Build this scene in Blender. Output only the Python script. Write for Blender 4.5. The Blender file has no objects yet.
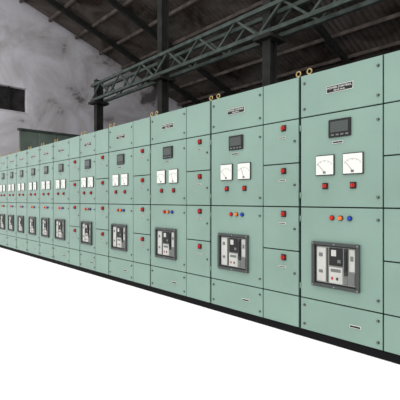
import bpy, bmesh, math, random
from mathutils import Vector, Matrix
random.seed(4)
S=bpy.context.scene
S.view_settings.view_transform='Standard'
S.view_settings.look='None'
S.view_settings.exposure=0.0

# ---------------------------------------------------------------- materials
def mat(name,col,rough=.5,metal=0,noise=0.0,nscale=8,bump=0,coat=0,spec=.5):
    m=bpy.data.materials.new(name); m.use_nodes=True
    nt=m.node_tree; b=nt.nodes['Principled BSDF']
    b.inputs['Roughness'].default_value=rough; b.inputs['Metallic'].default_value=metal
    b.inputs['Specular IOR Level'].default_value=spec
    b.inputs['Base Color'].default_value=(*col,1)
    tc=nt.nodes.new('ShaderNodeTexCoord')
    n=nt.nodes.new('ShaderNodeTexNoise'); n.inputs['Scale'].default_value=nscale; n.inputs['Detail'].default_value=5
    nt.links.new(tc.outputs['Object'],n.inputs['Vector'])
    if noise:
        r=nt.nodes.new('ShaderNodeValToRGB')
        r.color_ramp.elements[0].position=.3; r.color_ramp.elements[1].position=.7
        r.color_ramp.elements[0].color=(*[c*(1-noise) for c in col],1)
        r.color_ramp.elements[1].color=(*[min(1,c*(1+noise)) for c in col],1)
        nt.links.new(n.outputs['Fac'],r.inputs['Fac']); nt.links.new(r.outputs['Color'],b.inputs['Base Color'])
    if bump:
        bp=nt.nodes.new('ShaderNodeBump'); bp.inputs['Strength'].default_value=bump; bp.inputs['Distance'].default_value=.02
        nt.links.new(n.outputs['Fac'],bp.inputs['Height']); nt.links.new(bp.outputs['Normal'],b.inputs['Normal'])
    return m
M={}
M['green']=mat('powder_coat_green',(.186,.280,.236),.45,noise=.10,nscale=1.3,spec=.4)
M['body']=mat('carcass_green',(.11,.18,.15),.5,noise=.05,nscale=2.5)
M['black']=mat('black_plastic',(.010,.010,.011),.5,spec=.3)
M['dark']=mat('dark_bezel',(.02,.024,.024),.45,spec=.3)
M['screen']=mat('lcd_glass',(.04,.05,.045),.15)
M['white']=mat('white_dial',(.66,.66,.62),.5)
M['offw']=mat('breaker_shell',(.20,.205,.19),.5,noise=.1)
M['cream']=mat('breaker_cream',(.45,.45,.42),.5,noise=.1)
M['lgrey']=mat('grey_plastic',(.12,.125,.12),.5)
M['red']=mat('red_lens',(.55,.015,.01),.5,spec=.2)
M['redm']=mat('red_knob',(.40,.02,.015),.5,spec=.25)
M['amber']=mat('amber_lens',(.75,.16,.02),.5,spec=.2)
M['blue']=mat('blue_lens',(.015,.05,.35),.5,spec=.2)
M['brass']=mat('zinc_yellow_hook',(.38,.28,.12),.4,metal=.4)
M['steel']=mat('steel_zinc',(.3,.3,.29),.5,metal=.6)
M['plinth']=mat('plinth_black',(.006,.006,.007),.8,spec=.1)
M['frame']=mat('breaker_frame_grey',(.045,.052,.05),.45,spec=.3)
M['gap']=mat('door_gap_shade',(.012,.02,.017),.8,spec=.1)  # near-black sheet behind the doors, paints shade into the gaps
M['floor']=mat('floor_white',(.95,.95,.95),.9,noise=.01,nscale=.8,spec=.1)
M['floor2']=mat('floor_rear_dark',(.05,.048,.045),.9,noise=.3)  # unseen floor behind the row, made dark to limit bounce onto the roof
M['girder']=mat('girder_paint',(.055,.068,.062),.8,noise=.4,nscale=5,spec=.1)
M['coltex']=mat('column_paint',(.022,.023,.021),.8,noise=.3,nscale=5,spec=.1)
M['purlin']=mat('purlin_steel',(.11,.092,.082),.8,noise=.4,nscale=3,spec=.1)
M['partition']=mat('partition_green',(.11,.145,.12),.8,noise=.25,nscale=1.5)
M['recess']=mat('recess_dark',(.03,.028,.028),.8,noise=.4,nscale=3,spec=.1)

def plaster(name,c0,c1,c2,scale=.45,p=(.36,.43,.62)):
    m=bpy.data.materials.new(name); m.use_nodes=True
    nt=m.node_tree; b=nt.nodes['Principled BSDF']; b.inputs['Roughness'].default_value=.95
    b.inputs['Specular IOR Level'].default_value=.1
    tc=nt.nodes.new('ShaderNodeTexCoord')
    n=nt.nodes.new('ShaderNodeTexNoise'); n.inputs['Scale'].default_value=scale; n.inputs['Detail'].default_value=9; n.inputs['Roughness'].default_value=.62
    n.inputs['Distortion'].default_value=.6
    nt.links.new(tc.outputs['Object'],n.inputs['Vector'])
    r=nt.nodes.new('ShaderNodeValToRGB'); cr=r.color_ramp
    cr.elements[0].position=p[0]; cr.elements[0].color=(*c0,1)
    cr.elements[1].position=p[2]; cr.elements[1].color=(*c2,1)
    e=cr.elements.new(p[1]); e.color=(*c1,1)
    nt.links.new(n.outputs['Fac'],r.inputs['Fac']); nt.links.new(r.outputs['Color'],b.inputs['Base Color'])
    bp=nt.nodes.new('ShaderNodeBump'); bp.inputs['Strength'].default_value=.4
    nt.links.new(n.outputs['Fac'],bp.inputs['Height']); nt.links.new(bp.outputs['Normal'],b.inputs['Normal'])
    return m
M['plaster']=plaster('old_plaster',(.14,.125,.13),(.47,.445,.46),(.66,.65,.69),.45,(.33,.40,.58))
M['wallrear']=plaster('rear_wall_dark',(.015,.013,.012),(.035,.031,.028),(.07,.063,.056),.7)  # very dark brown, mottled by noise
M['roof']=plaster('roof_sheet_brown',(.030,.023,.019),(.062,.051,.045),(.12,.104,.096),.5)  # dark brown sheeting with noise mottling

# ---------------------------------------------------------------- mesh builder
class MB:
    def __init__(s): s.bm=bmesh.new(); s.mats=[]
    def mi(s,k):
        if k not in s.mats: s.mats.append(k)
        return s.mats.index(k)
    def box(s,x0,x1,y0,y1,z0,z1,k,bev=0,seg=2):
        vs=[s.bm.verts.new((x,y,z)) for x in(x0,x1) for y in(y0,y1) for z in(z0,z1)]
        idx=[(0,1,3,2),(4,6,7,5),(0,4,5,1),(2,3,7,6),(0,2,6,4),(1,5,7,3)]
        fs=[s.bm.faces.new([vs[i] for i in f]) for f in idx]
        i=s.mi(k)
        for f in fs: f.material_index=i
        if bev:
            es=list({e for f in fs for e in f.edges})
            r=bmesh.ops.bevel(s.bm,geom=es,offset=bev,segments=seg,affect='EDGES',profile=.5)
            for f in r['faces']: f.material_index=i
    def cyl(s,c,r,d,k,axis='Y',seg=20,r2=None,flat=False):
        rot={'Y':Matrix.Rotation(math.pi/2,4,'X'),'Z':Matrix.Identity(4),'X':Matrix.Rotation(math.pi/2,4,'Y')}[axis]
        g=bmesh.ops.create_cone(s.bm,cap_ends=True,segments=seg,radius1=r,radius2=(r if r2 is None else r2),depth=d,matrix=Matrix.Translation(c)@rot)
        i=s.mi(k)
        for f in {f for v in g['verts'] for f in v.link_faces}: f.material_index=i; f.smooth=len(f.verts)==4
    def beam(s,p,q,w,k,h=None):
        p=Vector(p);q=Vector(q);h=h or w
        d=(q-p); L=d.length; d.normalize()
        up=Vector((0,0,1)) if abs(d.z)<.95 else Vector((0,1,0))
        a=d.cross(up).normalized(); b=a.cross(d)
        vs=[]
        for t in(p,q):
            for sa,sb in((-1,-1),(1,-1),(1,1),(-1,1)):
                vs.append(s.bm.verts.new(t+a*sa*w/2+b*sb*h/2))
        i=s.mi(k)
        for f in[(3,2,1,0),(4,5,6,7),(0,1,5,4),(1,2,6,5),(2,3,7,6),(3,0,4,7)]:
            F=s.bm.faces.new([vs[j] for j in f]); F.material_index=i
    def torus(s,c,R,r,k,ax='X',n=20,m=8,sx=1,sz=1):
        i=s.mi(k); rings=[]
        for a in range(n):
            t=2*math.pi*a/n; ring=[]
            for b in range(m):
                u=2*math.pi*b/m
                rr=R+r*math.cos(u); h=r*math.sin(u)
                co=(rr*math.cos(t)*sx,h,rr*math.sin(t)*sz) if ax=='Y' else (h,rr*math.cos(t)*sx,rr*math.sin(t)*sz)
                ring.append(s.bm.verts.new(Vector(co)+Vector(c)))
            rings.append(ring)
        for a in range(n):
            for b in range(m):
                f=s.bm.faces.new((rings[a][b],rings[(a+1)%n][b],rings[(a+1)%n][(b+1)%m],rings[a][(b+1)%m]))
                f.material_index=i; f.smooth=True
    def obj(s,name,parent=None,loc=(0,0,0)):
        bmesh.ops.recalc_face_normals(s.bm,faces=s.bm.faces)
        me=bpy.data.meshes.new(name); s.bm.to_mesh(me); s.bm.free()
        for k in s.mats: me.materials.append(M[k])
        o=bpy.data.objects.new(name,me); S.collection.objects.link(o); o.location=loc
        if parent: o.parent=parent
        return o

def text(body,size,x,y,z,k,parent,name='label_text'):
    c=bpy.data.curves.new(name,'FONT'); c.body=body; c.size=size; c.align_x='CENTER'; c.align_y='CENTER'; c.extrude=.0006
    c.materials.append(M[k])
    o=bpy.data.objects.new(name,c); S.collection.objects.link(o)
    o.location=(x,y,z); o.rotation_euler=(math.pi/2,0,0); o.parent=parent

Z0,Z1=.08,2.28
DZ=[.36,.75,1.14,1.525,1.91]
F=-.020     # door face plane
FL=.018     # floor level
def meter(b,x,z,s=.168,ang=125):
    h=s/2
    b.box(x-h,x+h,F-.012,F,z-h,z+h,'dark',.003,1)
    b.box(x-h+.007,x+h-.007,F-.016,F-.010,z-h+.007,z+h-.007,'white')
    px,pz=x,z-h+.028; R=s*.56; last=None
    b.box(x-.012,x+.012,F-.018,F-.012,z-h+.016,z-h+.034,'lgrey')
    for i in range(13):
        a=math.radians(45+90*i/12)
        p=(px+R*math.cos(a),F-.0165,pz+R*math.sin(a))
        if last: b.beam(last,p,.0014,'lgrey')
        if i%3==0: b.beam(p,(px+R*.88*math.cos(a),F-.0165,pz+R*.88*math.sin(a)),.002,'lgrey')
        last=p
    a=math.radians(ang)
    b.beam((px,F-.018,pz),(px+R*.95*math.cos(a),F-.018,pz+R*.95*math.sin(a)),.0014,'black')
def selector(b,x,z):
    b.box(x-.026,x+.026,F-.006,F,z-.026,z+.026,'black',.002,1)
    b.cyl((x,F-.014,z),.017,.018,'redm')
    b.box(x-.005,x+.005,F-.032,F-.018,z-.016,z+.016,'redm',.002,1)
def lamp(b,x,z,k,r=.017):
    b.cyl((x,F-.004,z),r*1.25,.008,'dark')
    b.cyl((x,F-.015,z),r,.018,k,r2=r*.8)
def latch(b,x,z):
    b.cyl((x,F-.004,z),.010,.008,'black',seg=14)
    b.box(x-.002,x+.002,F-.010,F-.007,z-.007,z+.007,'steel')
def plate(b,x,z,w,h):
    b.box(x-w/2,x+w/2,F-.004,F,z-h/2,z+h/2,'white')
    b.box(x-w/2+.004,x+w/2-.004,F-.006,F-.003,z-h/2+.004,z+h/2-.004,'black')

def cabinet(X,W,narrow=True,k=0):
    e=bpy.data.objects.new('switchgear_cabinet',None); S.collection.objects.link(e); e.location=(X,0,0)
    rz=random.Random(k)
    nw=.40 if narrow else 0
    w=W-nw
    b=MB(); b.box(.003,W-.003,0.004,.85,Z0,Z1,'body',.004,1)
    b.box(.003,W-.003,-.002,.003,Z0+.01,Z1-.008,'gap'); b.obj('body',e)
    b=MB(); b.box(0.0,W,-.006,.86,FL,Z0,'plinth'); b.obj('plinth',e)
    b=MB()
    def door(x0,x1,z0,z1,a=0,c=0): b.box(x0+(.013 if a else .005),x1-(.013 if c else .005),F+rz.uniform(0,.002),-.001,z0+.005,z1-.005,'green',.004,2)
    e2=not narrow
    for za,zb in((DZ[4],Z1-.004),(DZ[2],DZ[4]),(DZ[0],DZ[2]),(Z0+.004,DZ[0])): door(0,w,za,zb,1,e2)
    if narrow:
        door(w,W,DZ[4],Z1-.004,0,1); door(w,W,Z0+.004,DZ[0],0,1)
        for i in range(4): door(w,W,DZ[i],DZ[i+1],0,1)
    b.obj('doors',e)
    cx=.335*w/.71+.015
    b=MB(); plate(b,cx+.02,2.10,.225,.058)
    plate(b,cx+.005,1.665,.09,.02)
    plate(b,cx+.15,.215,.09,.022)
    if narrow:
        for i in range(4): plate(b,w+.22,DZ[i+1]-.150,.075,.016)
    b.obj('nameplates',e)
    text('POWER CONTROL',.024,cx+.02,F-.0065,2.108,'white',e)
    text('FEEDER PANEL',.015,cx+.02,F-.0065,2.086,'white',e)
    b=MB()
    b.box(cx-.072,cx+.118,F-.014,F,1.705,1.85,'black',.004,1)
    b.box(cx-.052,cx+.098,F-.017,F-.012,1.745,1.832,'screen')
    for i in range(4): b.box(cx-.045+i*.04,cx-.020+i*.04,F-.018,F-.012,1.718,1.730,'lgrey')
    b.obj('digital_meter_display',e)
    b=MB(); meter(b,cx-.105,1.485,ang=131); meter(b,cx+.133,1.485,ang=rz.choice([133,128,110])); b.obj('analog_meters',e)
    b=MB(); selector(b,cx-.105,1.315); selector(b,cx+.133,1.315)
    if narrow:
        for i in range(4):
            x=w+.235; z=DZ[i+1]-.065
            b.box(x-.028,x+.028,F-.006,F,z-.028,z+.028,'black',.003,1)
            b.cyl((x,F-.015,z),.018,.020,'redm')
            b.box(x-.006,x+.006,F-.036,F-.02,z-.022,z+.022,'redm',.003,1)
    b.obj('selector_knobs',e)
    b=MB()
    for x,c in((-.075,'red'),(.0,'amber'),(.075,'blue')): lamp(b,cx+.03+x,1.055,c)
    b.obj('indicator_lamps',e)
    b=MB()
    for z in(1.80,1.22,1.05,.45): latch(b,w-.035,z)
    for z in(2.2,1.98,.3,.14): latch(b,w-.035,z); latch(b,.05,z)
    if narrow:
        for i in range(4): latch(b,W-.05,(DZ[i]+DZ[i+1])/2)
    for z in(1.82,1.24,1.04,.46):
        b.cyl((.008,F-.002,z),.005,.05,'green',axis='Z',seg=10)
    b.obj('latches',e)
    b=MB()
    x0,x1,z0,z1=cx-.22,cx+.19,.485,.855
    if not narrow or w<.6: x0,x1=cx-.19,cx+.17
    t=.026
    b.box(x0,x1,F-.028,F,z0,z0+t,'frame',.004,1); b.box(x0,x1,F-.028,F,z1-t,z1,'frame',.004,1)
    b.box(x0,x0+t,F-.028,F,z0+t-.004,z1-t+.004,'frame',.004,1); b.box(x1-t,x1,F-.028,F,z0+t-.004,z1-t+.004,'frame',.004,1)
    for px in(x0+.013,(x0+x1)/2,x1-.013):
        for pz in(z0+.013,z1-.013): b.cyl((px,F-.029,pz),.005,.004,'steel',seg=10)
    ix0,ix1,iz0,iz1=x0+t,x1-t,z0+t,z1-t
    b.box(ix0,ix1,F-.003,F,iz0,iz1,'black')
    iw=ix1-ix0; ih=iz1-iz0
    def r(u0,u1,v0,v1,c,d=.010): b.box(ix0+u0*iw,ix0+u1*iw,F-d,F-.002,iz0+v0*ih,iz0+v1*ih,c,.0015,1)
    r(.03,.97,.03,.97,'offw',.006)
    r(.05,.27,.06,.94,'cream',.009); r(.10,.20,.70,.80,'lgrey',.011); r(.10,.20,.28,.36,'lgrey',.011)
    r(.29,.33,.06,.94,'frame',.010)
    r(.36,.68,.50,.95,'black',.012); r(.41,.53,.74,.90,'cream',.014); r(.56,.64,.58,.66,'lgrey',.014)
    r(.36,.68,.05,.46,'cream',.012); r(.40,.64,.34,.42,'lgrey',.014)
    r(.41,.46,.14,.21,'redm',.014); r(.53,.58,.14,.21,'dark',.014)
    r(.72,.80,.28,.95,'dark',.018); r(.735,.785,.40,.88,'black',.026)
    r(.83,.96,.40,.94,'cream',.010); r(.86,.93,.66,.78,'lgrey',.012); r(.83,.96,.08,.36,'lgrey',.012)
    r(.72,.80,.06,.24,'lgrey',.012)
    b.obj('circuit_breaker',e)
    b=MB()
    for x in(.06,W-.05):
        b.cyl((x,.04,Z1+.008),.014,.016,'brass','Z'); b.torus((x,.04,Z1+.038),.022,.006,'brass','Y')
    b.obj('lifting_eyes',e)
    return e

secs=[(1.109,1.109,1),(0,1.109,1),(-1.109,1.109,1),(-2.218,1.109,1),(-3.275,1.057,1),(-4.22,.945,1),(-5.32,1.10,1),
      (-5.99,.67,0),(-6.70,.71,0),(-7.38,.68,0),(-8.03,.65,0),(-8.68,.65,0),(-9.33,.65,0),(-9.98,.65,0)]
for i,(x,w,n) in enumerate(secs): cabinet(x,w,bool(n),i)

# ---------------------------------------------------------------- shell
XE=-17; XR=14; YB=13
def roofz(y): return 9.9-.34*(y-5)
b=MB(); b.box(XE,XR,-14,.0,-.1,FL,'floor'); b.box(XE,XR,0,YB,-.1,FL,'floor2'); b.obj('floor')
def wallpoly():
    b=MB()
    def seg(y0,y1,z0,z1a,z1b):
        i=b.mi('plaster')
        v=[b.bm.verts.new(p) for p in((XE,y0,z0),(XE,y1,z0),(XE,y1,z1b),(XE,y0,z1a),(XE-.3,y0,z0),(XE-.3,y1,z0),(XE-.3,y1,z1b),(XE-.3,y0,z1a))]
        for f in((0,1,2,3),(7,6,5,4),(0,4,5,1),(3,2,6,7),(0,3,7,4),(1,5,6,2)):
            b.bm.faces.new([v[j] for j in f]).material_index=i
    oy0,oy1,oz0,oz1=2.0,3.5,5.25,6.4
    seg(-1,oy0,0,roofz(-1),roofz(oy0))
    seg(oy0,oy1,0,oz0,oz0); seg(oy0,oy1,oz1,roofz(oy0),roofz(oy1))
    seg(oy1,YB,0,roofz(oy1),roofz(YB))
    b.obj('wall_left')
    b=MB()
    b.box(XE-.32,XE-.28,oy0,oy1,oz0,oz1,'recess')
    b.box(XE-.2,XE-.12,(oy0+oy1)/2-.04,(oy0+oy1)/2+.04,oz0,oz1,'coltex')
    b.box(XE-.28,XE,oy0,oy1,oz0-.02,oz0+.04,'plaster')
    b.obj('window_1')
wallpoly()
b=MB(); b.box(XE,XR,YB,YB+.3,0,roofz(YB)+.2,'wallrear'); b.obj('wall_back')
# corrugated roof (ridges run down the slope)
b=MB(); i=b.mi('roof'); n=int((XR-XE)/.11)+2; prev=None
ya,yb=0.2,YB+.4
for j in range(n+1):
    x=XE-.1+j*.11; dz=.035 if j%2 else -.035
    cur=(b.bm.verts.new((x,ya,roofz(ya)+dz)),b.bm.verts.new((x,yb,roofz(yb)+dz)))
    if prev:
        b.bm.faces.new((prev[0],cur[0],cur[1],prev[1])).material_index=i
    prev=cur
b.obj('ceiling')
b=MB()
y=.5
while y<YB:
    b.beam((XE,y,roofz(y)-.13),(XR,y,roofz(y)-.13),.09,'purlin',.14); y+=1.35
b.obj('roof_purlins')
for X in(-15.2,-12.5,-5.9,.7):
    b=MB()
    b.beam((X,.3,roofz(.3)-.30),(X,YB,roofz(YB)-.30),.14,'coltex',.24)
    b.obj('roof_rafter')
# lattice girder parallel to the row
GX=-9.35
b=MB(); zt,zb=4.76,4.30; yg=3.0
for dy in(-.16,.16):
    b.beam((GX,yg+dy,zt),(XR,yg+dy,zt),.075,'girder'); b.beam((GX,yg+dy,zb),(XR,yg+dy,zb),.075,'girder')
    x=GX; s=0
    while x<XR-.55:
        a,c=(zb,zt) if s%2==0 else (zt,zb)
        b.beam((x,yg+dy,a),(x+.55,yg+dy,c),.04,'girder'); x+=.55; s+=1
b.obj('lattice_girder')
for X in(-9.2,-5.9,-2.6,.7,4.0):
    b=MB()
    z=roofz(yg)-.35
    if X<-9: z=4.95
    for dy in(-.1,.1): b.box(X-.09,X+.09,yg+dy-.012,yg+dy+.012,FL,z,'coltex')
    b.box(X-.012,X+.012,yg-.1,yg+.1,FL,z,'coltex')
    b.box(X-.2,X+.2,yg-.25,yg+.25,4.18,4.25,'coltex')
    b.obj('steel_column')
# green partition behind the far cabinets
b=MB()
for i in range(4):
    y=2.2+i*.75; b.box(-14.1,-14,y,y+.72,FL,3.92,'partition',.02,1)
b.box(-14.15,-13.95,2.15,5.25,3.92,4.0,'girder')
b.obj('sheet_partition')

# ---------------------------------------------------------------- light
w=bpy.data.worlds.new('overcast'); S.world=w; w.use_nodes=True
w.node_tree.nodes['Background'].inputs['Color'].default_value=(.99,.99,1,1)
w.node_tree.nodes['Background'].inputs['Strength'].default_value=1.4
l=bpy.data.lights.new('sun','SUN'); l.energy=1.5; l.angle=math.radians(50); l.color=(1,.97,.93)
o=bpy.data.objects.new('daylight_sun',l); S.collection.objects.link(o)
o.rotation_euler=Vector((-.3,.4,-1)).to_track_quat('-Z','Y').to_euler()
# ---------------------------------------------------------------- camera
c=bpy.data.cameras.new('camera'); c.sensor_width=36; c.lens=35.1
co=bpy.data.objects.new('camera',c); S.collection.objects.link(co)
co.location=(1.90,-2.96,1.2); co.rotation_euler=(math.pi/2,0,math.radians(47.2)); S.camera=co
